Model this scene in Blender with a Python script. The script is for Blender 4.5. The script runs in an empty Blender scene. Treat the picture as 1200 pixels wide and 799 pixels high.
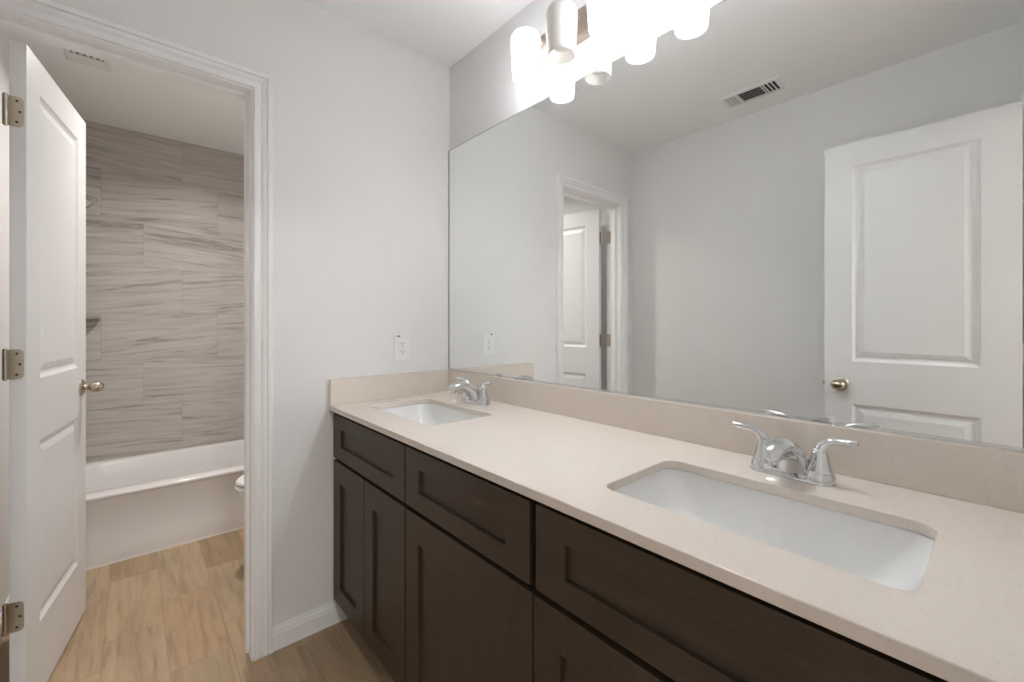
import bpy, bmesh, math, random
from mathutils import Vector, Matrix

random.seed(7)
C = bpy.context.scene
COL = C.collection
PI = math.pi
R = math.radians

# ------------------------------------------------------------------ camera, world, exposure
cam_d = bpy.data.cameras.new('camera')
cam_d.sensor_width = 36.0
cam_d.lens = 503.16 / 1200 * 36.0
cam_d.shift_y = -(399.5 - 379.46) / 1200
cam_d.clip_start = 0.02
cam = bpy.data.objects.new('camera', cam_d)
COL.objects.link(cam)
cam.location = (-1.1551, -1.7672, 1.1973)
cam.rotation_euler = (R(90), 0, -0.7237)
C.camera = cam

w = bpy.data.worlds.new('world')
C.world = w
w.use_nodes = True
w.node_tree.nodes['Background'].inputs[0].default_value = (0.9, 0.95, 1.0, 1)
w.node_tree.nodes['Background'].inputs[1].default_value = 0.3

C.view_settings.view_transform = 'Standard'
C.view_settings.look = 'None'
C.view_settings.gamma = 1
C.view_settings.use_curve_mapping = False
C.view_settings.exposure = 2.24
C.cycles.diffuse_bounces = 8
C.cycles.glossy_bounces = 6
C.cycles.sample_clamp_indirect = 8.0
C.cycles.use_adaptive_sampling = False

SHADE_GLOW = 1.9       # lit frosted glass
BULB_GLOW = 34.0
HALL_W = 9.0
BATH_W = 2.95


def lamp_area(name, loc, size, watts, color, rot=(0, 0, 0), shape='DISK', spread=180):
    d = bpy.data.lights.new(name, 'AREA')
    d.shape = shape
    d.size = size
    d.energy = watts
    d.color = color
    d.spread = R(spread)
    o = bpy.data.objects.new(name, d)
    COL.objects.link(o)
    o.location = loc
    o.rotation_euler = rot
    return o


# light of an added, unseen bedroom lamp and of the downlight in the tub room (fixtures are built below)
lamp_area('added_hall_fill', (-1.05, -3.35, 2.335), 0.34, HALL_W, (1.0, 0.98, 0.96))
lamp_area('downlight_light', (-0.78, 0.86, 2.425), 0.12, BATH_W, (1.0, 0.95, 0.90), spread=150)


# ------------------------------------------------------------------ materials
def new_mat(name):
    m = bpy.data.materials.new(name)
    m.use_nodes = True
    nt = m.node_tree
    b = nt.nodes['Principled BSDF']
    return m, nt, b


class NT:
    """tiny node helper"""
    def __init__(self, nt):
        self.nt = nt

    def n(self, typ, **kw):
        nd = self.nt.nodes.new(typ)
        for k, v in kw.items():
            setattr(nd, k, v)
        return nd

    def l(self, a, b):
        self.nt.links.new(a, b)

    def math(self, op, a, b=None, c=None):
        nd = self.n('ShaderNodeMath', operation=op)
        for i, v in enumerate((a, b, c)):
            if v is None:
                continue
            if isinstance(v, (int, float)):
                nd.inputs[i].default_value = v
            else:
                self.l(v, nd.inputs[i])
        return nd.outputs[0]

    def mix(self, fac, a, b):
        nd = self.n('ShaderNodeMix', data_type='RGBA')
        for s, v in ((nd.inputs[0], fac), (nd.inputs[6], a), (nd.inputs[7], b)):
            if isinstance(v, (int, float)):
                s.default_value = v
            elif isinstance(v, tuple):
                s.default_value = (*v, 1)
            else:
                self.l(v, s)
        return nd.outputs[2]

    def xyz(self):
        tc = self.n('ShaderNodeTexCoord')
        sp = self.n('ShaderNodeSeparateXYZ')
        self.l(tc.outputs['Object'], sp.inputs[0])
        return tc.outputs['Object'], sp.outputs[0], sp.outputs[1], sp.outputs[2]

    def comb(self, x, y, z):
        nd = self.n('ShaderNodeCombineXYZ')
        for i, v in enumerate((x, y, z)):
            if isinstance(v, (int, float)):
                nd.inputs[i].default_value = v
            else:
                self.l(v, nd.inputs[i])
        return nd.outputs[0]

    def noise(self, vec, scale, detail=4, rough=0.5, dist=0.0):
        nd = self.n('ShaderNodeTexNoise')
        self.l(vec, nd.inputs['Vector'])
        nd.inputs['Scale'].default_value = scale
        nd.inputs['Detail'].default_value = detail
        nd.inputs['Roughness'].default_value = rough
        nd.inputs['Distortion'].default_value = dist
        return nd.outputs[0]

    def ramp(self, fac, stops):
        nd = self.n('ShaderNodeValToRGB')
        cr = nd.color_ramp
        while len(cr.elements) < len(stops):
            cr.elements.new(0.5)
        for e, (p, c) in zip(cr.elements, stops):
            e.position = p
            e.color = (*c, 1) if len(c) == 3 else c
        self.l(fac, nd.inputs[0])
        return nd.outputs[0]

    def bump(self, b, h, strength, dist=0.01):
        nd = self.n('ShaderNodeBump')
        nd.inputs['Strength'].default_value = strength
        nd.inputs['Distance'].default_value = dist
        self.l(h, nd.inputs['Height'])
        self.l(nd.outputs[0], b.inputs['Normal'])


def simple(name, col, rough, metal=0.0, spec=0.5, coat=0.0, bump=None):
    m, nt, b = new_mat(name)
    b.inputs['Base Color'].default_value = (*col, 1)
    b.inputs['Roughness'].default_value = rough
    b.inputs['Metallic'].default_value = metal
    b.inputs['Specular IOR Level'].default_value = spec
    b.inputs['Coat Weight'].default_value = coat
    if bump:
        t = NT(nt)
        v, x, y, z = t.xyz()
        t.bump(b, t.noise(v, bump[0], 3), bump[1], 0.003)
    return m


M = {}
M['wall'] = simple('wall_paint', (0.785, 0.78, 0.775), 0.7, spec=0.25, bump=(160, 0.12))
M['ceiling'] = simple('ceiling_paint', (0.88, 0.88, 0.88), 0.85, spec=0.2, bump=(120, 0.15))
M['trim'] = simple('trim_enamel', (0.87, 0.87, 0.865), 0.32, spec=0.45)
M['door'] = simple('door_enamel', (0.78, 0.785, 0.79), 0.35, spec=0.45, bump=(90, 0.03))
M['plastic'] = simple('white_plastic', (0.82, 0.82, 0.81), 0.35)
M['slot'] = simple('slot_dark', (0.03, 0.03, 0.03), 0.6)
M['duct'] = simple('duct_dark', (0.02, 0.02, 0.02), 0.8)
M['grille'] = simple('grille_paint', (0.78, 0.78, 0.77), 0.4)
M['chrome'] = simple('chrome', (0.70, 0.71, 0.72), 0.05, metal=1.0)
M['nickel'] = simple('satin_nickel', (0.52, 0.46, 0.38), 0.28, metal=1.0)
M['nickel_plate'] = simple('satin_nickel_plate', (0.42, 0.36, 0.31), 0.42, metal=1.0)
M['ceramic'] = simple('ceramic', (0.83, 0.83, 0.82), 0.08, spec=0.5, coat=0.3)
M['tub'] = simple('tub_acrylic', (0.80, 0.78, 0.78), 0.14, spec=0.5)
M['mirror'] = simple('mirror_silver', (0.95, 0.97, 0.96), 0.0, metal=1.0)
M['mirror_edge_and_shadow'] = simple('mirror_edge_and_shadow', (0.25, 0.28, 0.26), 0.3)
M['side_strip'] = simple('side_strip', (0.40, 0.385, 0.38), 0.35)
M['caulk'] = simple('caulk', (0.78, 0.75, 0.70), 0.6)
M['shelf'] = simple('shelf_stone', (0.34, 0.31, 0.29), 0.4)


def mat_quartz():
    m, nt, b = new_mat('quartz')
    t = NT(nt)
    v, x, y, z = t.xyz()
    vo = t.n('ShaderNodeTexVoronoi')
    t.l(v, vo.inputs['Vector'])
    vo.inputs['Scale'].default_value = 260
    f = t.ramp(vo.outputs['Color'], [(0.0, (0, 0, 0)), (0.72, (0, 0, 0)), (0.95, (1, 1, 1))])
    c = t.mix(f, (0.71, 0.642, 0.575), (0.665, 0.59, 0.52))
    vo2 = t.n('ShaderNodeTexVoronoi')
    t.l(v, vo2.inputs['Vector'])
    vo2.inputs['Scale'].default_value = 90
    f2 = t.ramp(vo2.outputs['Distance'], [(0.0, (1, 1, 1)), (0.10, (0.6, 0.6, 0.6)), (0.16, (0, 0, 0))])
    sel = t.ramp(vo2.outputs['Color'], [(0.60, (0, 0, 0)), (0.62, (1, 1, 1))])
    f2 = t.math('MULTIPLY', f2, sel)
    f2 = t.math('MULTIPLY', f2, 0.30)
    c = t.mix(f2, c, (0.42, 0.33, 0.25))
    nz = t.noise(v, 9, 4)
    c2 = t.mix(t.math('MULTIPLY', nz, 0.16), c, (0.78, 0.715, 0.655))
    t.l(c2, b.inputs['Base Color'])
    b.inputs['Roughness'].default_value = 0.14
    b.inputs['Specular IOR Level'].default_value = 0.45
    return m


M['quartz'] = mat_quartz()


def mat_wood(name, axis):
    m, nt, b = new_mat(name)
    t = NT(nt)
    v, x, y, z = t.xyz()
    if axis == 'z':
        vec = t.comb(t.math('MULTIPLY', x, 30), t.math('MULTIPLY', y, 30), t.math('MULTIPLY', z, 2.2))
    else:
        vec = t.comb(t.math('MULTIPLY', x, 30), t.math('MULTIPLY', y, 2.2), t.math('MULTIPLY', z, 30))
    g = t.noise(vec, 2.2, 6, 0.62, 0.4)
    big = t.noise(v, 5.0, 2)
    c = t.ramp(g, [(0.30, (0.035, 0.0217, 0.0125)), (0.52, (0.051, 0.0325, 0.0188)), (0.75, (0.068, 0.0435, 0.0256))])
    c = t.mix(t.math('MULTIPLY', big, 0.35), c, (0.048, 0.0335, 0.0215))
    t.l(c, b.inputs['Base Color'])
    b.inputs['Roughness'].default_value = 0.42
    b.inputs['Specular IOR Level'].default_value = 0.4
    t.bump(b, g, 0.05, 0.002)
    return m


M['wood_v'] = mat_wood('stained_wood_upright', 'z')
M['wood_h'] = mat_wood('stained_wood_level', 'y')
M['carcass'] = simple('cabinet_interior', (0.008, 0.006, 0.005), 0.7)


def mat_floor():
    m, nt, b = new_mat('wood_look_tile')
    t = NT(nt)
    v, x, y, z = t.xyz()
    W, L = 0.1775, 0.508
    xs = t.math('DIVIDE', t.math('ADD', x, 0.8815), W)
    col = t.math('FLOOR', xs)
    ys = t.math('DIVIDE', t.math('SUBTRACT', t.math('SUBTRACT', y, 0.287), t.math('MULTIPLY', col, 0.1735)), L)
    row = t.math('FLOOR', ys)
    fx = t.math('FRACT', xs)
    fy = t.math('FRACT', ys)
    ex = t.math('MULTIPLY', t.math('MINIMUM', fx, t.math('SUBTRACT', 1.0, fx)), W)
    ey = t.math('MULTIPLY', t.math('MINIMUM', fy, t.math('SUBTRACT', 1.0, fy)), L)
    e = t.math('MINIMUM', ex, ey)
    grout = t.math('LESS_THAN', e, 0.0014)
    wn = t.n('ShaderNodeTexWhiteNoise', noise_dimensions='3D')
    t.l(t.comb(col, row, 3.7), wn.inputs['Vector'])
    rnd = wn.outputs['Value']
    base = t.ramp(rnd, [(0.0, (0.34, 0.245, 0.150)), (0.25, (0.46, 0.322, 0.200)), (0.5, (0.44, 0.330, 0.215)),
                        (0.75, (0.49, 0.352, 0.228)), (0.92, (0.38, 0.285, 0.185)), (1.0, (0.30, 0.235, 0.155))])
    vec = t.comb(t.math('ADD', t.math('MULTIPLY', x, 34), t.math('MULTIPLY', rnd, 40)),
                 t.math('ADD', t.math('MULTIPLY', y, 3.2), t.math('MULTIPLY', rnd, 17)), 0.0)
    g = t.noise(vec, 1.0, 6, 0.6, 0.8)
    gc = t.ramp(g, [(0.25, (0.55, 0.50, 0.47)), (0.5, (0.98, 0.97, 0.96)), (0.75, (1.16, 1.14, 1.10))])
    mul = t.n('ShaderNodeMix', data_type='RGBA', blend_type='MULTIPLY')
    mul.inputs[0].default_value = 0.75
    t.l(base, mul.inputs[6])
    t.l(gc, mul.inputs[7])
    vec2 = t.comb(t.math('ADD', t.math('MULTIPLY', x, 9), t.math('MULTIPLY', rnd, 23)),
                  t.math('ADD', t.math('MULTIPLY', y, 1.6), t.math('MULTIPLY', rnd, 9)), 0.0)
    g2 = t.noise(vec2, 1.0, 3, 0.5)
    dk = t.ramp(g2, [(0.52, (0, 0, 0)), (0.72, (1, 1, 1))])
    c = t.mix(t.math('MULTIPLY', dk, 0.5), mul.outputs[2], (0.27, 0.20, 0.130))
    c = t.mix(t.math('MULTIPLY', grout, 0.8), c, (0.30, 0.22, 0.15))
    t.l(c, b.inputs['Base Color'])
    b.inputs['Roughness'].default_value = 0.42
    b.inputs['Specular IOR Level'].default_value = 0.4
    h = t.math('ADD', t.math('MULTIPLY', t.math('MINIMUM', e, 0.004), 120), t.math('MULTIPLY', g, 0.12))
    t.bump(b, h, 0.25, 0.002)
    return m


M['floor'] = mat_floor()


def mat_tile(name, axis):
    m, nt, b = new_mat(name)
    t = NT(nt)
    v, x, y, z = t.xyz()
    a = x if axis == 'x' else y
    Wd, Hh = 0.6, 0.3
    zs = t.math('DIVIDE', t.math('SUBTRACT', z, 0.063), Hh)
    row = t.math('FLOOR', zs)
    # bottom-up rows step the joints by a third of a tile
    off = t.math('SUBTRACT', -0.902, t.math('MULTIPLY', t.math('SUBTRACT', row, 7.0), 0.2))
    xs = t.math('DIVIDE', t.math('SUBTRACT', a, off), Wd)
    col = t.math('FLOOR', xs)
    fx = t.math('FRACT', xs)
    fz = t.math('FRACT', zs)
    ex = t.math('MULTIPLY', t.math('MINIMUM', fx, t.math('SUBTRACT', 1.0, fx)), Wd)
    ez = t.math('MULTIPLY', t.math('MINIMUM', fz, t.math('SUBTRACT', 1.0, fz)), Hh)
    e = t.math('MINIMUM', ex, ez)
    grout = t.math('LESS_THAN', e, 0.0011)
    wn = t.n('ShaderNodeTexWhiteNoise', noise_dimensions='3D')
    t.l(t.comb(col, row, 1.3), wn.inputs['Vector'])
    rnd = wn.outputs['Value']
    # wavy bands running along the tile with a slight slope per tile
    tilt = t.math('MULTIPLY', t.math('SUBTRACT', rnd, 0.6), 0.22)
    zz = t.math('ADD', z, t.math('MULTIPLY', a, tilt))
    vec = t.comb(t.math('ADD', t.math('MULTIPLY', a, 1.5), t.math('MULTIPLY', rnd, 31)),
                 t.math('ADD', t.math('MULTIPLY', zz, 23), t.math('MULTIPLY', rnd, 57)), 0.0)
    n1 = t.noise(vec, 1.0, 6, 0.62, 1.3)
    vec2 = t.comb(t.math('ADD', t.math('MULTIPLY', a, 3.0), t.math('MULTIPLY', rnd, 13)),
                  t.math('ADD', t.math('MULTIPLY', zz, 95), t.math('MULTIPLY', rnd, 91)), 0.0)
    n2 = t.noise(vec2, 1.0, 4, 0.6, 0.5)
    c = t.ramp(n1, [(0.28, (0.59, 0.56, 0.52)), (0.46, (0.53, 0.50, 0.465)), (0.58, (0.45, 0.42, 0.39)), (0.66, (0.30, 0.275, 0.25)), (0.75, (0.47, 0.44, 0.41))])
    c2 = t.ramp(n2, [(0.3, (0.93, 0.93, 0.93)), (0.55, (1, 1, 1)), (0.72, (0.80, 0.79, 0.78))])
    mul = t.n('ShaderNodeMix', data_type='RGBA', blend_type='MULTIPLY')
    mul.inputs[0].default_value = 0.8
    t.l(c, mul.inputs[6])
    t.l(c2, mul.inputs[7])
    cc = t.mix(t.math('MULTIPLY', grout, 0.7), mul.outputs[2], (0.33, 0.295, 0.265))
    t.l(cc, b.inputs['Base Color'])
    b.inputs['Roughness'].default_value = 0.38
    b.inputs['Specular IOR Level'].default_value = 0.35
    t.bump(b, t.math('MULTIPLY', t.math('MINIMUM', e, 0.003), 120), 0.15, 0.001)
    return m


M['tile_x'] = mat_tile('veined_wall_tile', 'x')
M['tile_y'] = mat_tile('veined_wall_tile_side', 'y')


def mat_glow(name, col, strength, mixed=False, trans=0.45):
    m, nt, b = new_mat(name)
    if not mixed:
        b.inputs['Base Color'].default_value = (0.9, 0.9, 0.88, 1)
        b.inputs['Emission Color'].default_value = (*col, 1)
        b.inputs['Emission Strength'].default_value = strength
        return m
    out = nt.nodes['Material Output']
    t = NT(nt)
    b.inputs['Base Color'].default_value = (0.88, 0.865, 0.84, 1)
    b.inputs['Roughness'].default_value = 0.35
    b.inputs['Emission Color'].default_value = (*col, 1)
    b.inputs['Emission Strength'].default_value = strength
    tr = t.n('ShaderNodeBsdfTranslucent')
    tr.inputs[0].default_value = (0.9, 0.88, 0.86, 1)
    mx = t.n('ShaderNodeMixShader')
    mx.inputs[0].default_value = trans
    t.l(b.outputs[0], mx.inputs[1])
    t.l(tr.outputs[0], mx.inputs[2])
    t.l(mx.outputs[0], out.inputs[0])
    return m


M['shade_lit'] = mat_glow('frosted_glass_lit', (0.955, 0.995, 1.055), SHADE_GLOW / 0.97, True, 0.03)
M['shade_off'] = mat_glow('frosted_glass', (1, 1, 1), 0.0, True)
M['bulb_lit'] = mat_glow('bulb_lit', (0.955, 0.995, 1.055), BULB_GLOW)
M['bulb_off'] = simple('bulb_off', (0.8, 0.79, 0.76), 0.3)
M['lens'] = mat_glow('lamp_lens', (1.0, 0.95, 0.88), 1.0)
M['fill_pane'] = mat_glow('added_fill_pane', (0.93, 0.97, 1.0), 0.12)  # unseen glowing pane, added for soft fill through the entry


# ------------------------------------------------------------------ mesh helpers
class MB:
    def __init__(self):
        self.v = []
        self.f = []

    def add(self, vs, fs):
        o = len(self.v)
        self.v += [tuple(p) for p in vs]
        self.f += [tuple(i + o for i in f) for f in fs]
        return self

    def box(self, a, b):
        x0, y0, z0 = (min(a[i], b[i]) for i in range(3))
        x1, y1, z1 = (max(a[i], b[i]) for i in range(3))
        return self.add([(x0, y0, z0), (x1, y0, z0), (x1, y1, z0), (x0, y1, z0), (x0, y0, z1), (x1, y0, z1), (x1, y1, z1), (x0, y1, z1)],
                        [(0, 3, 2, 1), (4, 5, 6, 7), (0, 1, 5, 4), (1, 2, 6, 5), (2, 3, 7, 6), (3, 0, 4, 7)])

    def loft(self, loops, cap0=True, cap1=True, closed=True):
        n = len(loops[0])
        o = len(self.v)
        for lp in loops:
            self.v += [tuple(p) for p in lp]
        for i in range(len(loops) - 1):
            for j in range(n if closed else n - 1):
                k = (j + 1) % n
                self.f.append((o + i * n + j, o + i * n + k, o + (i + 1) * n + k, o + (i + 1) * n + j))
        if cap0:
            self.f.append(tuple(o + j for j in reversed(range(n))))
        if cap1:
            e = o + (len(loops) - 1) * n
            self.f.append(tuple(e + j for j in range(n)))
        return self

    def tube(self, pts, radii, seg=16, flat=None):
        """sweep along pts; radii may be number or (side, normal) pairs"""
        pts = [Vector(p) for p in pts]
        loops = []
        up = None
        for i, p in enumerate(pts):
            d = (pts[min(i + 1, len(pts) - 1)] - pts[max(i - 1, 0)]).normalized()
            if up is None:
                ref = Vector(flat) if flat else (Vector((0, 0, 1)) if abs(d.z) < 0.9 else Vector((1, 0, 0)))
                side = ref if flat else d.cross(ref)
                side = (side - d * side.dot(d)).normalized()
            else:
                side = (side - d * side.dot(d)).normalized()
            up = d.cross(side).normalized()
            r = radii[i] if isinstance(radii, (list, tuple)) else radii
            ra, rb = r if isinstance(r, (list, tuple)) else (r, r)
            loops.append([p + side * ra * math.cos(2 * PI * k / seg) + up * rb * math.sin(2 * PI * k / seg) for k in range(seg)])
        return self.loft(loops)

    def lathe(self, prof, base=(0, 0, 0), axis=(0, 0, 1), seg=32, sx=1.0, sy=1.0, cap0=True, cap1=True):
        ax = Vector(axis).normalized()
        ref = Vector((0, 0, 1)) if abs(ax.z) < 0.9 else Vector((1, 0, 0))
        a = ax.cross(ref).normalized()
        bb = ax.cross(a).normalized()
        base = Vector(base)
        loops = [[base + ax * h + a * (r * sx * math.cos(2 * PI * k / seg)) + bb * (r * sy * math.sin(2 * PI * k / seg)) for k in range(seg)] for r, h in prof]
        return self.loft(loops, cap0, cap1)

    def prism(self, poly, axis, a, b):
        """extrude a 2-D polygon along world axis 0/1/2 from a to b"""
        def mk(p, t):
            q = [0, 0, 0]
            o = [i for i in range(3) if i != axis]
            q[axis] = t
            q[o[0]], q[o[1]] = p
            return q
        return self.loft([[mk(p, a) for p in poly], [mk(p, b) for p in poly]])

    def build(self, name, mat, parent=None, smooth=False, bevel=0, offset=None, seg=2):
        me = bpy.data.meshes.new(name)
        off = offset or (0, 0, 0)
        me.from_pydata([(p[0] - off[0], p[1] - off[1], p[2] - off[2]) for p in self.v], [], self.f)
        bm = bmesh.new()
        bm.from_mesh(me)
        bmesh.ops.remove_doubles(bm, verts=bm.verts, dist=1e-5)
        bmesh.ops.recalc_face_normals(bm, faces=bm.faces)
        bm.to_mesh(me)
        bm.free()
        me.materials.append(mat)
        if smooth:
            me.polygons.foreach_set('use_smooth', [True] * len(me.polygons))
            try:
                me.set_sharp_from_angle(angle=R(38))
            except Exception:
                pass
        o = bpy.data.objects.new(name, me)
        COL.objects.link(o)
        if parent:
            o.parent = parent
        if bevel:
            md = o.modifiers.new('bevel', 'BEVEL')
            md.width = bevel
            md.segments = seg
            md.limit_method = 'ANGLE'
            md.angle_limit = R(35)
        return o


def tag(o, label=None, cat=None, group=None, kind=None):
    if label:
        o['label'] = label
    if cat:
        o['category'] = cat
    if group:
        o['group'] = group
    if kind:
        o['kind'] = kind
    return o


def thing(name, label, cat, loc=(0, 0, 0), rotz=0.0, group=None, kind=None):
    o = bpy.data.objects.new(name, None)
    o.empty_display_size = 0.1
    COL.objects.link(o)
    o.location = loc
    o.rotation_euler = (0, 0, rotz)
    return tag(o, label, cat, group, kind)


def copy_tree(o, parent=None):
    c = o.copy()
    COL.objects.link(c)
    if parent:
        c.parent = parent
    for ch in list(o.children):
        copy_tree(ch, c)
    return c


def rrect(cx, cy, hx, hy, r, z, seg=8):
    r = min(r, hx - 1e-4, hy - 1e-4)
    pts = []
    for (sx, sy, a0) in ((1, 1, 0), (-1, 1, 90), (-1, -1, 180), (1, -1, 270)):
        for k in range(seg + 1):
            a = R(a0 + 90 * k / seg)
            pts.append((cx + sx * (hx - r) + r * math.cos(a), cy + sy * (hy - r) + r * math.sin(a), z))
    return pts


def struct(name, mb, mat, label, cat, bevel=0, smooth=False):
    o = mb.build(name, mat, None, smooth, bevel)
    return tag(o, label, cat, None, 'structure')


# ------------------------------------------------------------------ room measures
XL = -1.594            # left wall (opposite the mirror)
XT = -1.535            # left wall of the tub room
YN = -1.845            # near wall with the entry
YF = 1.93              # far wall of tub room
ZC = 2.44
T = 0.115              # end wall thickness
DX0, DX1 = -1.448, -0.836        # opening to the tub room
DH = 2.036
EX0, EX1 = -1.385, -0.765        # entry opening
HY = -4.6              # bedroom wall behind the camera

# floor and ceiling
struct('floor', MB().box((-2.6, HY - 0.1, -0.06), (0.9, YF + 0.12, 0)), M['floor'], 'wood-look plank tile floor in tan and brown running through the doorway', 'floor')
struct('ceiling', MB().box((-2.6, HY - 0.1, ZC), (0.9, YF + 0.12, ZC + 0.06)), M['ceiling'], 'plain white painted ceiling over both rooms', 'ceiling')
# walls
struct('wall_right', MB().box((0, YN - 0.12, 0), (0.1, YF + 0.1, ZC)), M['wall'], 'light grey wall behind the long mirror and the vanity', 'wall')
struct('wall_left', MB().box((XL - 0.1, YN - 0.12, 0), (XL, YF + 0.1, ZC)).box((XL, T, 0), (XT, YF, ZC)), M['wall'], 'light grey wall facing the mirror, behind the open entry door', 'wall')
struct('wall_back', MB().box((XT, YF, 0), (0, YF + 0.1, ZC)), M['wall'], 'far wall of the tub room behind the veined tile', 'wall')
e = MB()
e.box((XL, 0, 0), (DX0 - 0.016, T, ZC)).box((DX1 + 0.016, 0, 0), (0, T, ZC)).box((DX0 - 0.016, 0, DH + 0.016), (DX1 + 0.016, T, ZC))
struct('wall_end', e, M['wall'], 'light grey end wall with the doorway to the tub room', 'wall')
e = MB()
e.box((XL, YN - 0.12, 0), (EX0 - 0.016, YN, ZC)).box((EX1 + 0.016, YN - 0.12, 0), (0, YN, ZC)).box((EX0 - 0.016, YN - 0.12, DH + 0.016), (EX1 + 0.016, YN, ZC))
struct('wall_near', e, M['wall'], 'light grey wall holding the entry doorway by the camera', 'wall')
e = MB()
e.box((-2.6, HY - 0.1, 0), (0.9, HY, ZC)).box((-2.6, HY, 0), (-2.5, YN - 0.12, ZC)).box((0.8, HY, 0), (0.9, YN - 0.12, ZC))
e.box((-2.5, YN - 0.12, 0), (XL - 0.1, YN - 0.02, ZC)).box((0.1, YN - 0.12, 0), (0.8, YN - 0.02, ZC))
struct('wall_bedroom', e, M['wall'], 'grey walls of the bedroom outside the entry doorway', 'wall')

# added window behind the camera: framed glowing pane put in as fill light
wx0, wx1, wz0, wz1 = -1.85, -0.25, 0.75, 2.15
struct('added_window_1', MB().box((wx0, HY + 0.001, wz0), (wx1, HY + 0.012, wz1)), M['fill_pane'], 'glowing window pane added unseen behind the camera as fill light', 'window')
m = MB()
m.box((wx0 - 0.06, HY + 0.001, wz0 - 0.06), (wx0, HY + 0.03, wz1 + 0.06)).box((wx1, HY + 0.001, wz0 - 0.06), (wx1 + 0.06, HY + 0.03, wz1 + 0.06))
m.box((wx0, HY + 0.001, wz1), (wx1, HY + 0.03, wz1 + 0.06)).box((wx0, HY + 0.001, wz0 - 0.06), (wx1, HY + 0.04, wz0))
m.box(((wx0 + wx1) / 2 - 0.02, HY + 0.0125, wz0), ((wx0 + wx1) / 2 + 0.02, HY + 0.03, wz1))
struct('added_window_trim', m, M['trim'], 'white frame round the added bedroom window behind the camera', 'window frame')

# tile surround round the tub
struct('wall_tile_back', MB().box((XT + 0.01, YF - 0.01, 0.33), (-0.01, YF, ZC)), M['tile_x'], 'large veined grey tile on the far wall above the tub', 'tile')
struct('wall_tile_left', MB().box((XT, 1.165, 0.33), (XT + 0.01, YF, ZC)), M['tile_y'], 'large veined grey tile on the left wall beside the tub', 'tile')
struct('wall_tile_right', MB().box((-0.01, 1.165, 0.33), (0, YF, ZC)), M['tile_y'], 'large veined grey tile on the right wall beside the tub', 'tile')

# baseboards
BP = [(0, 0), (0.0135, 0), (0.0135, 0.056), (0.0115, 0.060), (0.0105, 0.070), (0.007, 0.074), (0.005, 0.085), (0, 0.085)]


def baseboard(name, a, b, normal, label):
    """profile run from a to b along a wall whose room side points to normal"""
    a, b, n = Vector((*a, 0)), Vector((*b, 0)), Vector((*normal, 0))
    loops = [[p + n * d + Vector((0, 0, z)) for d, z in BP] for p in (a, b)]
    m = MB().loft(loops)
    return struct(name, m, M['trim'], label, 'baseboard')


CW, CD = 0.057, 0.014
baseboard('baseboard_end', (DX1 + 0.006 + CW, 0), (-0.485, 0), (0, -1), 'white baseboard between the door casing and the dark vanity')
baseboard('baseboard_left', (XL, YN + 0.07), (XL, -0.001), (1, 0), 'white baseboard along the wall facing the mirror')
baseboard('baseboard_tub_room', (DX1 + 0.066, T), (-0.001, T), (0, 1), 'white baseboard in the tub room beside the toilet')
baseboard('baseboard_tub_left', (XT, T + 0.016), (XT, 1.156), (1, 0), 'white baseboard on the tub room wall behind the open door')
baseboard('baseboard_tub_right', (0, T + 0.015), (0, 1.156), (-1, 0), 'white baseboard on the tub room wall behind the toilet')

# door casing: profile over its width (0 = opening side)
CP = [(0, 0), (0, 0.0095), (0.002, 0.0105), (0.014, 0.0115), (0.0175, 0.0050), (0.0215, 0.0050), (0.029, 0.0125), (0.036, 0.0155), (0.0375, 0.0090), (0.0412, 0.0090), (0.0435, 0.0165), (0.0545, 0.0175), (0.057, 0.0155), (0.057, 0)]


def casing_run(m, x0, x1, ztop, y, ny):
    """mitred casing on the wall plane y with room side ny; x0,x1,ztop are the inner edges"""
    path = []
    for (d, h) in CP:
        pass
    for side in range(1):
        l0 = [(x0 - d, y + ny * h, 0) for d, h in CP]
        l1 = [(x0 - d, y + ny * h, ztop + d) for d, h in CP]
        l2 = [(x1 + d, y + ny * h, ztop + d) for d, h in CP]
        l3 = [(x1 + d, y + ny * h, 0) for d, h in CP]
        m.loft([l0, l1, l2, l3])


def door_frame(name, x0, x1, y0, y1, stop_y0, stop_y1, label):
    m = MB()
    # jamb boards
    m.box((x0 - 0.016, y0, 0), (x0, y1, DH)).box((x1, y0, 0), (x1 + 0.016, y1, DH)).box((x0 - 0.016, y0, DH), (x1 + 0.016, y1, DH + 0.016))
    # stop
    s = 0.011
    m.box((x0, stop_y0, 0), (x0 + s, stop_y1, DH)).box((x1 - s, stop_y0, 0), (x1, stop_y1, DH)).box((x0 + s, stop_y0, DH - s), (x1 - s, stop_y1, DH))
    rv = 0.006
    casing_run(m, x0 - rv, x1 + rv, DH + rv, y0, -1)
    casing_run(m, x0 - rv, x1 + rv, DH + rv, y1, 1)
    return struct(name, m, M['trim'], label, 'door frame')


frame_1 = door_frame('trim_1', DX0, DX1, 0, T, 0.042, 0.076, 'white moulded casing and jamb round the tub room doorway')
door_frame('trim_2', EX0, EX1, YN - 0.12, YN, YN - 0.082, YN - 0.04, 'white casing and jamb round the entry doorway beside the camera')
# caulk bead at the foot of the casing
m = MB()
m.box((DX1 + 0.002, -0.0195, 0), (DX1 + 0.0655, -0.0125, 0.0035)).box((DX1 - 0.0035, -0.0165, 0), (DX1 + 0.003, T - 0.002, 0.004))
m.box((DX1 + 0.066, -0.0165, 0), (-0.487, -0.0135, 0.003))
struct('trim_3', m, M['caulk'], 'thin pale caulk bead where casing and baseboard meet the floor', 'caulk')


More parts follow.
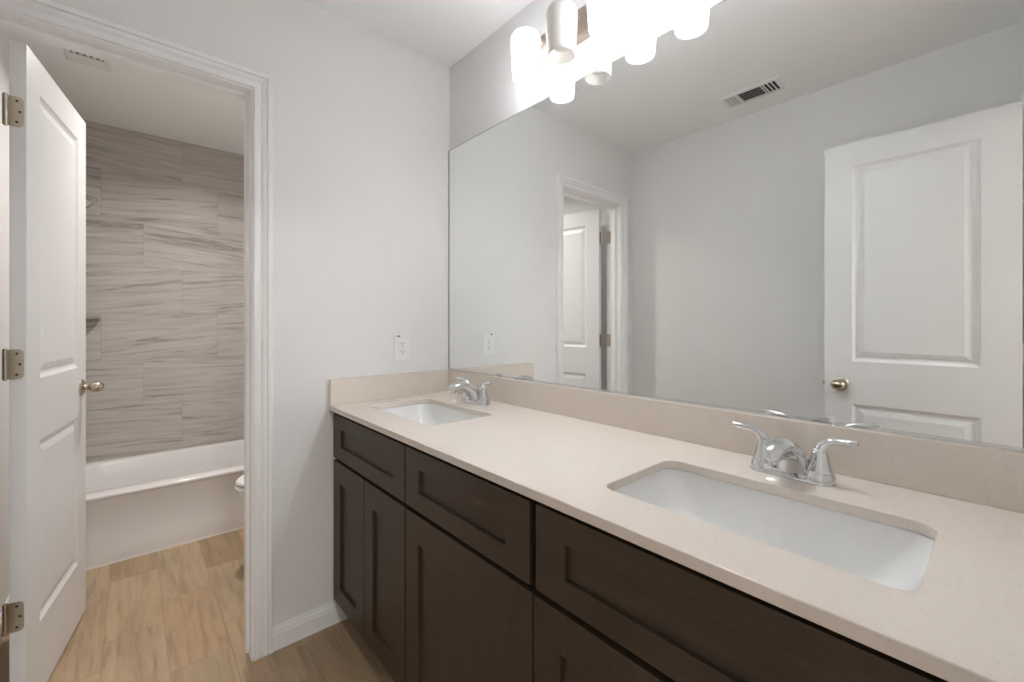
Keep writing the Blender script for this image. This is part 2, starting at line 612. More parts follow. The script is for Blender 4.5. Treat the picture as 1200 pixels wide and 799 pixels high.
# ------------------------------------------------------------------ panel doors
def panel_face(m, W, H, stile, rows, y, s, prof):
    """moulded face at depth y, outward direction s (+1/-1) along local y. rows: list of (z0,z1) panels"""
    zs = [0]
    for a, b in rows:
        zs += [a, b]
    zs.append(H)
    xs = [0, stile, W - stile, W]
    for i in range(3):
        for j in range(len(zs) - 1):
            is_panel = i == 1 and j % 2 == 1
            x0, x1, z0, z1 = xs[i], xs[i + 1], zs[j], zs[j + 1]
            if not is_panel:
                m.add([(x0, y, z0), (x1, y, z0), (x1, y, z1), (x0, y, z1)], [(0, 1, 2, 3)])
            else:
                loops = [[(x0 + d, y + s * h, z0 + d), (x1 - d, y + s * h, z0 + d), (x1 - d, y + s * h, z1 - d), (x0 + d, y + s * h, z1 - d)] for d, h in prof]
                m.loft(loops, False, True)


DOOR_PROF = [(0, 0), (0.006, -0.0045), (0.014, -0.0085), (0.022, -0.0085), (0.026, -0.0065), (0.044, -0.0025)]


def door_slab(W, H, th):
    m = MB()
    rows = [(0.236, 0.815), (1.012, H - 0.105)]
    panel_face(m, W, H, 0.105, rows, 0.0, -1, DOOR_PROF)
    panel_face(m, W, H, 0.105, rows, th, 1, DOOR_PROF)
    m.add([(0, 0, 0), (0, th, 0), (W, th, 0), (W, 0, 0)], [(0, 1, 2, 3)])
    m.add([(0, 0, H), (0, th, H), (W, th, H), (W, 0, H)], [(0, 1, 2, 3)])
    # sides follow the face rows so that edges weld
    zs = [0]
    for a, b in rows:
        zs += [a, b]
    zs.append(H)
    for j in range(len(zs) - 1):
        for x in (0, W):
            m.add([(x, 0, zs[j]), (x, th, zs[j]), (x, th, zs[j + 1]), (x, 0, zs[j + 1])], [(0, 1, 2, 3)])
    return m


def egg_knob(parent, x, z, y, s):
    """oval knob on the face at depth y, outward s along local y"""
    ax = (0, s, 0)
    k = MB()
    prof = [(0.0105, 0.006), (0.0115, 0.016), (0.0125, 0.022)]
    k.lathe([(0.015, 0.006), (0.012, 0.010), (0.0095, 0.016), (0.0105, 0.022), (0.013, 0.025)], (x, y, z), ax, 24)
    pr = []
    for i in range(13):
        a = -PI / 2 + PI * i / 12
        pr.append((max(0.0008, 0.0225 * abs(math.cos(a)) ** 0.8), 0.045 + 0.0225 * math.sin(a)))
    k.lathe(pr, (x, y, z), ax, 32, sx=1.3, sy=1.0)
    ko = k.build('knob', M['nickel'], parent, True)
    r = MB().lathe([(0.0325, 0.0), (0.0325, 0.003), (0.030, 0.006), (0.022, 0.0085), (0.015, 0.0095)], (x, y, z), ax, 36)
    r.build('knob_rose', M['nickel'], ko, True)
    return ko


def add_hinge(parent, z, th):
    """butt hinge at local x=0 edge, pin at the back face y=th (the closed-side face of the pin)"""
    hp = MB()
    # leaf let into the hinge edge of the slab (lies in plane x=0), rounded corners
    r = 0.012
    y0, y1 = th - 0.030, th + 0.004
    pts = []
    for cx, cz, a0 in ((y0 + r, z + 0.044 - r, 90), (y0 + r, z - 0.044 + r, 180)):
        for kk in range(7):
            a = R(a0 + 90 * kk / 6)
            pts.append((cx + r * math.cos(a), cz + r * math.sin(a)))
    pts += [(y1, z - 0.044), (y1, z + 0.044)]
    hp.prism(pts, 0, -0.0022, 0.0)
    leaf = hp.build('hinge_plate', M['nickel'], parent, False, 0.0004)
    kn = MB()
    for i in range(5):
        zz = z - 0.044 + i * 0.0176
        kn.lathe([(0.0062, 0.0004), (0.0062, 0.0172)], (-0.0045, th + 0.0065, zz), (0, 0, 1), 16)
    kn.lathe([(0.0045, 0), (0.0045, 0.094)], (-0.0045, th + 0.0065, z - 0.047), (0, 0, 1), 12)
    kn.build('hinge_barrel', M['nickel'], leaf, True)
    sc = MB()
    for dy, dz in ((0.014, 0.031), (0.008, 0.0), (0.014, -0.031)):
        sc.lathe([(0.0035, 0.0), (0.003, 0.0008), (0.001, 0.001)], (-0.0022, y0 + dy, z + dz), (-1, 0, 0), 12)
    sc.build('hinge_screws', M['slot'], leaf, True)
    return leaf


def make_door(name, label, W, H, loc, rotz, knob_z, hinge_zs):
    th = 0.035
    t = thing(name, label, 'door', loc, rotz, None, 'structure')
    door_slab(W, H, th).build('slab', M['door'], t, False, 0.0012)
    egg_knob(t, W - 0.062, knob_z, 0.0, -1)
    egg_knob(t, W - 0.062, knob_z, th, 1)
    m = MB().box((W, th / 2 - 0.0125, knob_z - 0.028), (W + 0.0015, th / 2 + 0.0125, knob_z + 0.028))
    m.build('latch_plate', M['nickel'], t, False, 0.0004)
    m = MB().prism([(W + 0.0015, th / 2 - 0.006), (W + 0.011, th / 2 + 0.002), (W + 0.011, th / 2 + 0.006), (W + 0.0015, th / 2 + 0.006)], 2, knob_z - 0.008, knob_z + 0.008)
    m.build('latch_bolt', M['nickel'], t)
    for z in hinge_zs:
        add_hinge(t, z, th)
    return t


# tub room door: slab local x runs from the hinge, local -y is the face seen from the camera
ang = math.atan2(0.9885, 0.151)
make_door('door_1', 'white two panel door standing open into the tub room with oval knob', 0.604, 2.018, (-1.392, 0.149, 0.013), ang, 0.927, (0.320, 1.065, 1.811))
# entry door opened against the wall facing the mirror
make_door('door_2', 'white two panel entry door seen in the mirror, open against the far side wall', 0.612, 2.018, (-1.345, -1.828, 0.013), R(90) + 0.006, 0.903, (0.320, 1.065, 1.811))


# hinge leaves on the jamb of the tub room doorway
for z in (0.333, 1.078, 1.824):
    MB().box((DX0, T - 0.030, z - 0.044), (DX0 + 0.002, T + 0.004, z + 0.044)).build('hinge_plate', M['nickel'], frame_1, False, 0.0004)


# ------------------------------------------------------------------ vanity cabinets
XF = -0.553            # face of doors
XB = XF + 0.020        # face of carcass
ZT = 0.855             # under side of the worktop


def shaker(name, y0, y1, z0, z1, stile, rail_t, rail_b, mat, parent, off):
    """framed flat panel front; seen face at x=XF"""
    m = MB()
    th = 0.019
    ys = [y0, y0 + stile, y1 - stile, y1]
    zs = [z0, z0 + rail_b, z1 - rail_t, z1]
    for i in range(3):
        for j in range(3):
            a, b, c, d = ys[i], ys[i + 1], zs[j], zs[j + 1]
            if i == 1 and j == 1:
                loops = [[(XF + h, a + dd, c + dd), (XF + h, b - dd, c + dd), (XF + h, b - dd, d - dd), (XF + h, a + dd, d - dd)] for dd, h in ((0, 0), (0.0012, 0.0012), (0.0018, 0.0095))]
                m.loft(loops, False, True)
            else:
                m.add([(XF, a, c), (XF, b, c), (XF, b, d), (XF, a, d)], [(0, 1, 2, 3)])
    xb = XF + th
    m.add([(xb, y0, z0), (xb, y1, z0), (xb, y1, z1), (xb, y0, z1)], [(0, 1, 2, 3)])
    for i in range(3):
        for z in (z0, z1):
            m.add([(XF, ys[i], z), (XF, ys[i + 1], z), (xb, ys[i + 1], z), (xb, ys[i], z)], [(0, 1, 2, 3)])
        for y in (y0, y1):
            m.add([(XF, y, zs[i]), (XF, y, zs[i + 1]), (xb, y, zs[i + 1]), (xb, y, zs[i])], [(0, 1, 2, 3)])
    return m.build(name, mat, parent, False, 0.0012, off)


def make_cabinet(label, y0, y1, drawer, doors):
    """y0 > y1 (y0 is nearer the end wall)"""
    off = (-0.28, (y0 + y1) / 2, 0)
    t = thing('vanity_cabinet', label, 'cabinet', off, 0, 'vanity cabinets under the worktop')
    m = MB()
    x1 = -0.004
    m.box((XB, y1, 0.0), (x1, y1 + 0.016, ZT)) if False else None
    # sides notched for the toe kick
    for ya in (y0 - 0.016, y1):
        m.prism([(-0.478, 0), (x1, 0), (x1, ZT), (XB, ZT), (XB, 0.10), (-0.478, 0.10)], 1, ya, ya + 0.016)
    m.box((XB, y1 + 0.016, 0.10), (x1, y0 - 0.016, 0.116))
    m.box((x1 - 0.008, y1 + 0.016, 0.116), (x1, y0 - 0.016, ZT))
    m.box((XB, y1 + 0.016, 0.835), (XB + 0.018, y0 - 0.016, ZT))
    m.box((XB, y1 + 0.016, 0.645), (XB + 0.018, y0 - 0.016, 0.68))
    m.build('body', M['carcass'], t, False, 0, off)
    m = MB().box((-0.478, y1, 0.0), (-0.462, y0, 0.10))
    m.build('toe_kick', M['wood_h'], t, False, 0, off)
    shaker('drawer_front', drawer[1], drawer[0], 0.668, 0.8385, 0.076, 0.0525, 0.050, M['wood_h'], t, off)
    for a, b in doors:
        shaker('door', b, a, 0.10, 0.655, 0.070 if abs(a - b) < 0.4 else 0.071, 0.079, 0.066, M['wood_v'], t, off)
    return t


make_cabinet('dark brown vanity cabinet with paired doors against the end wall', -0.003, -0.610, (-0.008, -0.607), ((-0.008, -0.3055), (-0.3085, -0.607)))
make_cabinet('dark brown middle vanity cabinet with one wide door between the sinks', -0.610, -1.149, (-0.613, -1.140), ((-0.614, -1.1475),))
make_cabinet('dark brown vanity cabinet nearest the camera, under the nearer sink', -1.149, -1.835, (-1.157, -1.832), ((-1.151, -1.490), (-1.493, -1.832)))

# ------------------------------------------------------------------ countertop with two cut-outs
CX0, CY1 = -0.5715, -1.840
ZK = 0.875
SINKS = [(-0.3255, -0.354), (-0.3255, -1.4755)]
SHX, SHY = 0.1325, 0.229
ct = thing('countertop', 'long cream speckled quartz worktop over the dark vanity', 'countertop', (-0.28, -0.92, ZT))
bm = bmesh.new()


def bm_loop(pts):
    vs = [bm.verts.new(p) for p in pts]
    return [bm.edges.new((vs[i], vs[(i + 1) % len(vs)])) for i in range(len(vs))]


ed = bm_loop([(CX0, -0.001, ZK), (-0.001, -0.001, ZK), (-0.001, CY1, ZK), (CX0, CY1, ZK)])
for sx, sy in SINKS:
    ed += bm_loop(rrect(sx, sy, SHX, SHY, 0.028, ZK))
bmesh.ops.triangle_fill(bm, edges=ed, use_beauty=True, use_dissolve=False)
ret = bmesh.ops.extrude_face_region(bm, geom=list(bm.faces))
bmesh.ops.translate(bm, vec=(0, 0, ZT - ZK), verts=[v for v in ret['geom'] if isinstance(v, bmesh.types.BMVert)])
bmesh.ops.recalc_face_normals(bm, faces=bm.faces)
bmesh.ops.translate(bm, vec=(0.28, 0.92, -ZT), verts=bm.verts)
me = bpy.data.meshes.new('slab')
bm.to_mesh(me)
bm.free()
me.materials.append(M['quartz'])
o = bpy.data.objects.new('slab', me)
COL.objects.link(o)
o.parent = ct
md = o.modifiers.new('bevel', 'BEVEL')
md.width = 0.002
md.segments = 2
md.limit_method = 'ANGLE'
md.angle_limit = R(60)
OFF = (-0.28, -0.92, ZT)
tag(MB().box((-0.0205, CY1, ZK), (-0.0005, -0.001, 0.976)).build('backsplash', M['quartz'], None, False, 0.0015), 'long low quartz backsplash strip under the mirror', 'backsplash')
tag(MB().box((CX0 + 0.003, -0.0205, ZK), (-0.0207, -0.0005, 0.976)).build('backsplash', M['quartz'], None, False, 0.0015), 'short quartz side splash on the end wall under the outlet', 'backsplash')


# ------------------------------------------------------------------ sinks
def make_sink(label, loc):
    t = thing('sink', label, 'sink', loc, 0, 'undermount vanity sinks')
    m = MB()
    A, B = SHX + 0.004, SHY + 0.004
    loops = [rrect(0, 0, A + 0.016, B + 0.016, 0.05, -0.0005), rrect(0, 0, A + 0.002, B + 0.002, 0.039, -0.0005), rrect(0, 0, A, B, 0.038, -0.0005), rrect(0, 0, A - 0.0004, B - 0.0004, 0.038, -0.002)]
    # sloping ends, near-vertical back, softly rounded floor
    for dx, dy, z, r in ((0.002, 0.003, -0.008, 0.040), (0.006, 0.010, -0.03, 0.045), (0.011, 0.024, -0.06, 0.052), (0.018, 0.044, -0.09, 0.060),
                         (0.030, 0.070, -0.112, 0.066), (0.048, 0.098, -0.124, 0.066), (0.072, 0.135, -0.130, 0.055), (0.105, 0.200, -0.134, 0.028)):
        loops.append(rrect(0, 0, A - dx, B - dy, r, z))
    m.loft(loops, False, True)
    o = m.build('basin', M['ceramic'], t, True)
    sd = o.modifiers.new('solid', 'SOLIDIFY')
    sd.thickness = 0.008
    sd.offset = 1
    ss = o.modifiers.new('smooth', 'SUBSURF')
    ss.levels = 1
    ss.render_levels = 1
    d = MB().lathe([(0.0225, 0.0), (0.0225, 0.002), (0.019, 0.003), (0.016, 0.0015), (0.0155, 0.0035), (0.004, 0.0045)], (0, 0, -0.134), (0, 0, 1), 28)
    d.build('drain', M['chrome'], t, True)
    return t


make_sink('white rectangular undermount sink nearest the camera', (SINKS[1][0], SINKS[1][1], ZT - 0.0005))
make_sink('white rectangular undermount sink in the corner by the outlet', (SINKS[0][0], SINKS[0][1], ZT - 0.0005))


# ------------------------------------------------------------------ faucets
def stadium(hl, r, z, seg=10):
    pts = []
    for cy, a0 in ((hl, 0), (-hl, 180)):
        for k in range(seg + 1):
            a = R(a0 + 180 * k / seg)
            pts.append((r * math.cos(a), cy + r * math.sin(a), z))
    return pts


def make_faucet(label, loc):
    """local +x points to the basin, the handles stand along y"""
    t = thing('faucet', label, 'faucet', loc, PI, 'chrome two handle faucets')
    m = MB().loft([stadium(0.051, 0.0285, 0), stadium(0.051, 0.0285, 0.003), stadium(0.051, 0.0265, 0.007), stadium(0.051, 0.0235, 0.012), stadium(0.051, 0.021, 0.014)])
    m.build('base', M['chrome'], t, True)
    s = MB()
    path = [(-0.004, 0, 0.008), (0.000, 0, 0.024), (0.009, 0, 0.040), (0.024, 0, 0.056), (0.044, 0, 0.069), (0.068, 0, 0.0765), (0.092, 0, 0.0775), (0.112, 0, 0.0725), (0.126, 0, 0.064), (0.131, 0, 0.059)]
    rad = [(0.0385, 0.027), (0.037, 0.0265), (0.034, 0.025), (0.0305, 0.0225), (0.027, 0.020), (0.024, 0.0175), (0.0215, 0.0155), (0.019, 0.0135), (0.014, 0.010), (0.005, 0.004)]
    s.tube(path, rad, 28, flat=(0, 1, 0))
    so = s.build('spout', M['chrome'], t, True)
    sb = so.modifiers.new('smooth', 'SUBSURF')
    sb.levels = 1
    sb.render_levels = 2
    MB().lathe([(0.0105, 0.0), (0.0105, 0.016)], (0.110, 0, 0.050), (0, 0, 1), 24).build('aerator', M['chrome'], so, True)
    for sgn in (1, -1):
        h = MB()
        y = 0.051 * sgn
        h.lathe([(0.0275, 0.003), (0.0275, 0.010), (0.026, 0.016), (0.0245, 0.021), (0.0235, 0.0215), (0.0235, 0.0235), (0.0225, 0.0245), (0.0185, 0.040), (0.0155, 0.054), (0.0135, 0.062), (0.0105, 0.0675), (0.005, 0.070)], (0, y, 0), (0, 0, 1), 32)
        ho = h.build('handle', M['chrome'], t, True)
        l = MB()
        pts = [(0, y, 0.052), (0, y + sgn * 0.001, 0.066), (0.001, y + sgn * 0.005, 0.076), (0.002, y + sgn * 0.013, 0.0835), (0.004, y + sgn * 0.026, 0.088), (0.007, y + sgn * 0.042, 0.090), (0.010, y + sgn * 0.058, 0.092), (0.0115, y + sgn * 0.064, 0.0925)]
        rr = [0.0115, 0.0108, 0.0098, (0.009, 0.0082), (0.0085, 0.007), (0.008, 0.0062), (0.0078, 0.006), (0.0055, 0.0042)]
        l.tube(pts, rr, 20, flat=(1, 0, 0))
        l.build('lever', M['chrome'], ho, True)
    return t


f = make_faucet('chrome two handle faucet behind the sink nearest the camera', (-0.105, SINKS[1][1], ZK))
g = copy_tree(f)
g.location = (-0.105, SINKS[0][1], ZK)
g['label'] = 'chrome two handle faucet behind the far corner sink by the end wall'

# ------------------------------------------------------------------ mirror
mi = thing('mirror', 'wide frameless mirror above the vanity backsplash', 'mirror', (0, -0.92, 0.976))
OM = (0, -0.92, 0.976)
MZ0, MZ1 = 0.9775, 2.037
gl = MB().box((-0.0062, -1.838, MZ0), (-0.0010, -0.0105, MZ1)).build('glass', M['mirror_edge_and_shadow'], mi, False, 0, OM)
gl.data.materials.append(M['mirror'])
for p in gl.data.polygons:
    if p.normal.x < -0.9:
        p.material_index = 1
MB().box((-0.0092, -1.838, 0.9763), (-0.0064, -0.0105, 0.9835)).build('channel', M['chrome'], mi, False, 0.0005, OM)
MB().box((-0.0070, -0.0103, MZ0), (-0.0010, -0.0005, MZ1)).build('side_strip', M['side_strip'], mi, False, 0.0005, OM)
MB().box((-0.0066, -1.838, MZ1 - 0.0030), (-0.0063, -0.0105, MZ1)).build('top_gap_shadow', M['mirror_edge_and_shadow'], mi, False, 0, OM)  # dark line painted in for the gap shadow along the mirror top

# ------------------------------------------------------------------ vanity light
LY = [-0.650, -0.821, -0.992, -1.163]
vl = thing('vanity_light', 'nickel four shade vanity light bar above the mirror, one shade unlit', 'light fixture', (0, -0.9065, 2.20))
OV = (0, -0.9065, 2.20)
m = MB()
m.loft([[(x, yy, zz) for (yy, zz) in ((-1.213 + i, 2.163 + i), (-0.600 - i, 2.163 + i), (-0.600 - i, 2.268 - i), (-1.213 + i, 2.268 - i))] for x, i in ((-0.0005, 0), (-0.018, 0), (-0.022, 0.004), (-0.024, 0.012))])
m.build('back_plate', M['nickel_plate'], vl, False, 0.001, OV)
for i, y in enumerate(LY):
    lit = i != 1
    x = -0.103
    a = MB().tube([(-0.020, y, 2.236), (-0.040, y, 2.243), (-0.062, y, 2.2535), (-0.084, y, 2.259), (-0.097, y, 2.256), (-0.103, y, 2.247), (-0.103, y, 2.232)], 0.0058, 14)
    ao = a.build('arm', M['nickel_plate'], vl, True, 0, OV)
    MB().lathe([(0.013, 0), (0.013, 0.004), (0.008, 0.008)], (-0.0235, y, 2.236), (-1, 0, 0.12), 20).build('arm_collar', M['nickel_plate'], ao, True, 0, OV)
    MB().lathe([(0.018, -0.040), (0.021, -0.004), (0.021, 0.006), (0.012, 0.012), (0.007, 0.016)], (x, y, 2.232), (0, 0, 1), 24).build('socket', M['nickel_plate'], vl, True, 0, OV)
    s = MB()
    prof = [(0.0205, 2.2315), (0.036, 2.2310), (0.046, 2.2265), (0.0515, 2.217), (0.0525, 2.205), (0.0515, 2.17), (0.0495, 2.13), (0.0470, 2.09), (0.0458, 2.075)]
    inn = [(r - 0.0035, z - (0.0035 if j < 4 else 0)) for j, (r, z) in enumerate(prof)]
    inn[0] = (0.0205, 2.2280)
    s.lathe(prof + [(0.0445, 2.0735)] + list(reversed(inn)), (x, y, 0), (0, 0, 1), 40, cap0=False, cap1=False)
    so = s.build('shade', M['shade_lit' if lit else 'shade_off'], vl, True, 0, OV)
    if lit:
        so['label'] = 'glowing white frosted glass shade'
    else:
        so['label'] = 'unlit frosted glass shade'
    b = MB()
    b.lathe([(0.013, 2.198), (0.014, 2.188), (0.020, 2.174), (0.029, 2.158), (0.0345, 2.142), (0.036, 2.130), (0.034, 2.116), (0.027, 2.103), (0.016, 2.0955), (0.003, 2.0935)], (x, y, 0), (0, 0, 1), 24)
    b.build('bulb', M['bulb_lit' if lit else 'bulb_off'], vl, True, 0, OV)

# ------------------------------------------------------------------ outlet
ot = thing('outlet', 'white wall outlet above the side splash by the mirror', 'outlet', (-0.2515, 0, 1.0895))
m = MB()
m.loft([[(sx * (0.0395 - i), y, sz * (0.0605 - i)) for sx, sz in ((-1, -1), (1, -1), (1, 1), (-1, 1))] for y, i in ((0, 0), (-0.003, 0), (-0.006, 0.003))])
m.build('cover_plate', M['plastic'], ot, False, 0.0008)
rc = MB().box((-0.0165, -0.0078, -0.0335), (0.0165, -0.004, 0.0335)).build('receptacle', M['plastic'], ot, False, 0.0012)
m = MB()
for dz in (0.0165, -0.0165):
    m.box((-0.0072, -0.0082, dz - 0.001), (-0.0052, -0.0076, dz + 0.008)).box((0.0052, -0.0082, dz + 0.0005), (0.0072, -0.0076, dz + 0.0075))
    m.lathe([(0.0026, 0), (0.0026, 0.0006)], (0, -0.0076, dz - 0.008), (0, -1, 0), 14)
m.build('slots', M['slot'], rc)
MB().box((-0.027, -0.0064, 0.0505), (-0.011, -0.0056, 0.0555)).build('dark_mark', M['slot'], ot)
for dz in (0.0485, -0.0485):
    MB().lathe([(0.0028, 0), (0.0022, 0.0008)], (0, -0.0058, dz), (0, -1, 0), 12).build('plate_screw', M['plastic'], ot, True)


# ------------------------------------------------------------------ ceiling registers
def make_register(label, loc, rotz):
    """three way ceiling register; long axis local x, hung under z=0"""
    t = thing('ceiling_register', label, 'air vent', loc, rotz, 'ceiling air registers')
    hx, hy, ix, iy = 0.152, 0.078, 0.130, 0.056
    m = MB()
    m.loft([[(sx * a, sy * b, z) for sx, sy in ((-1, -1), (1, -1), (1, 1), (-1, 1))] for a, b, z in ((hx, hy, 0), (hx, hy, -0.003), (hx - 0.008, hy - 0.008, -0.008), (ix, iy, -0.008), (ix, iy, -0.0005))], False, False)
    m.build('frame', M['grille'], t, False, 0.0006)
    MB().box((-ix, -iy, -0.0012), (ix, iy, -0.0002)).build('duct_opening', M['duct'], t)
    for sx in (-1, 1):
        MB().box((sx * 0.058 - 0.002, -iy, -0.0085), (sx * 0.058 + 0.002, iy, -0.001)).build('divider', M['grille'], t)
    for k in range(5):
        y = -iy + 0.011 + k * (2 * iy - 0.022) / 4
        sl = MB().prism([(y - 0.0085, -0.0085), (y - 0.0075, -0.0095), (y + 0.0050, -0.0030), (y + 0.0040, -0.002)], 0, -0.056, 0.056)
        sl.build('slat', M['grille'], t)
    for sx in (-1, 1):
        for k in range(4):
            x = sx * (0.068 + k * 0.0185)
            sl = MB().prism([(x + sx * 0.008, -0.0085), (x + sx * 0.006, -0.0100), (x - sx * 0.004, -0.0030), (x - sx * 0.002, -0.0015)], 1, -iy, iy)
            sl.build('slat', M['grille'], t)
    return t


make_register('white air register in the ceiling by the wall facing the mirror', (-1.357, -0.890, ZC), R(90))
make_register('white ceiling air register in the tub room, above its open door', (-1.312, 0.972, ZC), R(90))

# ------------------------------------------------------------------ tub
tb = thing('bathtub', 'white alcove bathtub against the veined tile wall', 'bathtub', (-0.7675, 1.545, 0))
OT = (-0.7675, 1.545, 0)
m = MB()
tx, ty = 0.7565, 0.3725
TZ = 0.352
cy = 0.004
loops = [
    rrect(0, 0, tx, ty, 0.004, 0.0), rrect(0, 0, tx, ty, 0.004, 0.330), rrect(0, 0, tx - 0.001, ty - 0.002, 0.006, 0.342), rrect(0, 0, tx - 0.004, ty - 0.008, 0.010, 0.350), rrect(0, 0, tx - 0.010, ty - 0.016, 0.014, TZ),
    rrect(0, 0.012, tx - 0.075, ty - 0.072, 0.14, TZ), rrect(0, 0.012, tx - 0.083, ty - 0.080, 0.14, TZ - 0.004), rrect(0, 0.012, tx - 0.088, ty - 0.085, 0.14, TZ - 0.016),
    rrect(0, 0.012, tx - 0.105, ty - 0.094, 0.14, 0.20), rrect(0, 0.012, tx - 0.135, ty - 0.106, 0.14, 0.10), rrect(0, 0.012, tx - 0.175, ty - 0.135, 0.13, 0.068), rrect(0, 0.012, tx - 0.24, ty - 0.18, 0.10, 0.06)]
m.loft(loops, True, True)
m.build('shell', M['tub'], tb, True)
# apron: shallow raised border with a recessed field
m = MB()
y0 = 1.545 - ty
pts = [(0, 0), (0.010, -0.012), (0.014, -0.012)]
fx0, fx1 = -1.5235, -0.0115
prof = [(0.001, 0.0), (-0.006, 0.0), (-0.006, 0.072), (-0.0005, 0.100), (-0.0005, 0.318), (-0.004, 0.326), (-0.010, 0.331), (-0.0125, 0.338), (-0.0115, 0.345), (-0.006, 0.3505), (0.004, 0.3525), (0.012, 0.3522), (0.012, 0.33), (0.001, 0.33)]
m.loft([[(xx, y0 + dy, zz) for dy, zz in prof] for xx in (fx0, fx1)])
m.build('apron', M['tub'], tb, True, 0, OT)
MB().lathe([(0.03, 0), (0.03, 0.004), (0.024, 0.006), (0.004, 0.008)], (-1.38, 1.557, 0.061), (0, 0, 1), 24).build('drain', M['chrome'], tb, True, 0, OT)
# caulk line along the foot of the apron
struct('trim_5', MB().box((-1.52, y0 - 0.0105, 0), (-0.012, y0 - 0.0062, 0.004)), M['caulk'], 'thin pale caulk line along the foot of the bathtub apron', 'caulk')

# shower arm and head on the left tile wall
sh = thing('shower_head', 'chrome shower head high on the tile wall, peeking past the door', 'shower head', (XT + 0.01, 1.55, 1.97))
m = MB().lathe([(0.034, 0), (0.034, 0.003), (0.022, 0.010), (0.012, 0.012)], (0, 0, 0), (1, 0, 0), 28)
m.build('flange', M['chrome'], sh, True)
MB().tube([(0.004, 0, 0), (0.06, 0, 0.004), (0.098, 0, -0.008), (0.136, 0, -0.042), (0.150, 0, -0.062)], 0.0085, 16).build('arm', M['chrome'], sh, True)
MB().lathe([(0.012, -0.012), (0.016, 0.0), (0.016, 0.016), (0.022, 0.026), (0.040, 0.056), (0.042, 0.068), (0.038, 0.072)], (0.150, 0, -0.062), (0.72, 0, -0.70), 32).build('spray_head', M['chrome'], sh, True)

# corner shelf
cs = MB()
pts = [(XT + 0.010, YF - 0.010)] + [(XT + 0.010 + 0.222 * math.sin(R(a)), YF - 0.010 - 0.222 * math.cos(R(a))) for a in range(0, 91, 6)]
cs.prism(pts, 2, 1.228, 1.246)
tag(cs.build('corner_shelf', M['shelf'], None, False, 0.002), 'small dark corner shelf on the tile wall above the bathtub', 'shelf')

# ------------------------------------------------------------------ toilet (faces -x)
TY = 0.665
tl = thing('toilet', 'white toilet just peeking past the door casing before the tub', 'toilet', (-0.40, TY, 0))


def egg(cx, fl, bl, hw, z, n=40):
    """egg outline: fl = reach to the front (-x), bl = reach to the back, hw = half width"""
    pts = []
    for k in range(n):
        a = 2 * PI * k / n
        ca, sa = math.cos(a), math.sin(a)
        pts.append((cx - (fl if ca > 0 else bl) * ca, hw * sa, z))
    return pts


m = MB()
m.loft([egg(0.02, 0.225, 0.20, 0.115, 0), egg(0.02, 0.225, 0.20, 0.115, 0.012), egg(0.02, 0.215, 0.19, 0.104, 0.03), egg(0.01, 0.195, 0.19, 0.094, 0.12), egg(0.0, 0.20, 0.19, 0.10, 0.20), egg(-0.02, 0.255, 0.18, 0.132, 0.28),
        egg(-0.03, 0.315, 0.18, 0.165, 0.34), egg(-0.04, 0.333, 0.18, 0.178, 0.372), egg(-0.04, 0.335, 0.18, 0.180, 0.392), egg(-0.04, 0.328, 0.175, 0.174, 0.398),
        egg(-0.04, 0.285, 0.13, 0.130, 0.396), egg(-0.04, 0.27, 0.12, 0.12, 0.36), egg(-0.02, 0.20, 0.09, 0.085, 0.26), egg(0.0, 0.09, 0.06, 0.05, 0.20)])
m.build('bowl', M['ceramic'], tl, True)
m = MB()
m.loft([egg(-0.04, 0.340, 0.185, 0.184, 0.3995), egg(-0.04, 0.346, 0.187, 0.188, 0.405), egg(-0.04, 0.342, 0.187, 0.186, 0.413), egg(-0.04, 0.333, 0.185, 0.180, 0.4165)])
m.build('seat', M['plastic'], tl, True)
m = MB()
m.loft([egg(-0.04, 0.336, 0.190, 0.182, 0.4225), egg(-0.04, 0.343, 0.192, 0.187, 0.428), egg(-0.04, 0.338, 0.190, 0.184, 0.4365), egg(-0.04, 0.30, 0.18, 0.165, 0.443), egg(-0.04, 0.15, 0.10, 0.09, 0.446)])
m.build('lid', M['plastic'], tl, True)
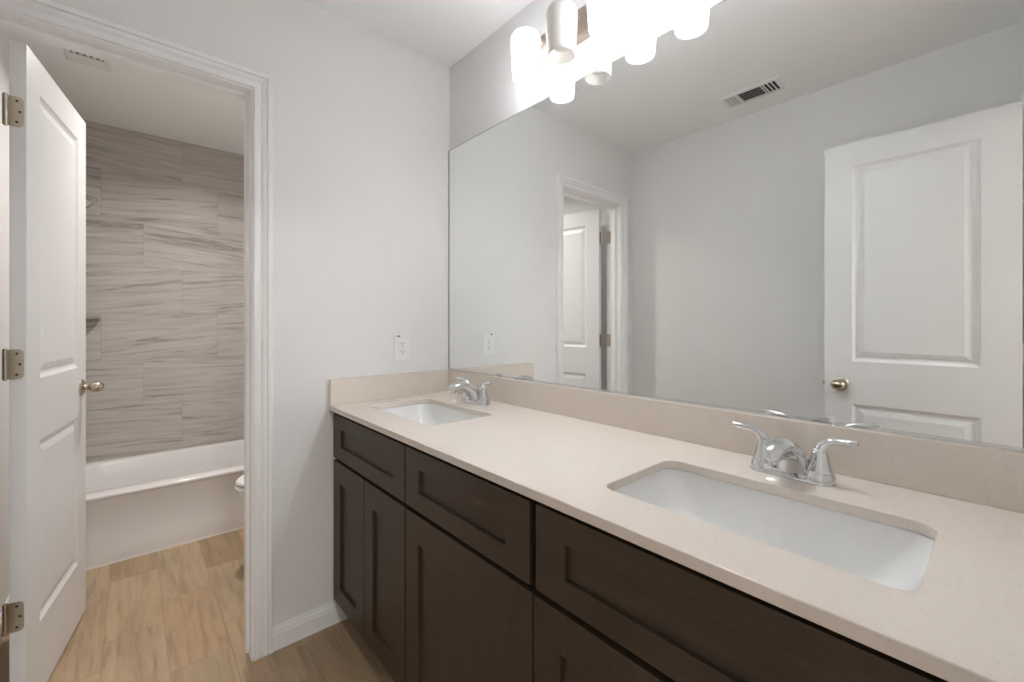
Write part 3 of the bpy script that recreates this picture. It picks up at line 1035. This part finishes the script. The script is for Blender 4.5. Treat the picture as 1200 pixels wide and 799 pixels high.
for s in (-1, 1):
    MB().box((0.115, s * 0.075 - 0.018, 0.398), (0.150, s * 0.075 + 0.018, 0.438)).build('seat_hinge', M['plastic'], tl, False, 0.004)
m = MB()
m.loft([rrect(0.275, 0, 0.085, 0.185, 0.03, 0.385), rrect(0.275, 0, 0.090, 0.195, 0.03, 0.42), rrect(0.2765, 0, 0.098, 0.215, 0.03, 0.735)])
m.loft([rrect(0.205, 0, 0.14, 0.10, 0.04, 0.30), rrect(0.215, 0, 0.14, 0.14, 0.04, 0.3845)])
m.build('tank', M['ceramic'], tl, True)
m = MB()
m.loft([rrect(0.277, 0, 0.103, 0.222, 0.03, 0.7355), rrect(0.277, 0, 0.105, 0.225, 0.03, 0.745), rrect(0.277, 0, 0.105, 0.225, 0.03, 0.760), rrect(0.277, 0, 0.098, 0.218, 0.03, 0.768)])
m.build('tank_lid', M['ceramic'], tl, True)
MB().tube([(0.175, 0.15, 0.685), (0.162, 0.15, 0.685), (0.160, 0.135, 0.684), (0.160, 0.09, 0.678)], [0.008, 0.008, 0.007, 0.006], 14).build('flush_lever', M['chrome'], tl, True)

# ------------------------------------------------------------------ tub room downlight, and an unseen bedroom lamp added as fill
dl = thing('recessed_downlight', 'round recessed downlight in the tub room ceiling', 'light fixture', (-0.78, 0.86, ZC))
MB().lathe([(0.085, 0), (0.085, -0.003), (0.078, -0.006), (0.068, -0.005), (0.066, -0.0005)], (0, 0, 0), (0, 0, 1), 40, cap0=False, cap1=False).build('trim_ring', M['plastic'], dl, True)
MB().lathe([(0.066, -0.001), (0.066, -0.003)], (0, 0, 0), (0, 0, 1), 40).build('lens', M['lens'], dl)
hl = thing('added_ceiling_lamp', 'round flush ceiling lamp added in the unseen bedroom as fill light', 'light fixture', (-1.05, -3.35, ZC))
MB().lathe([(0.18, 0), (0.18, -0.03), (0.17, -0.04)], (0, 0, 0), (0, 0, 1), 40).build('base', M['nickel_plate'], hl, True)
MB().lathe([(0.172, -0.0405), (0.168, -0.060), (0.14, -0.082), (0.08, -0.095), (0.01, -0.099)], (0, 0, 0), (0, 0, 1), 40).build('added_lamp_diffuser', M['lens'], hl, True)
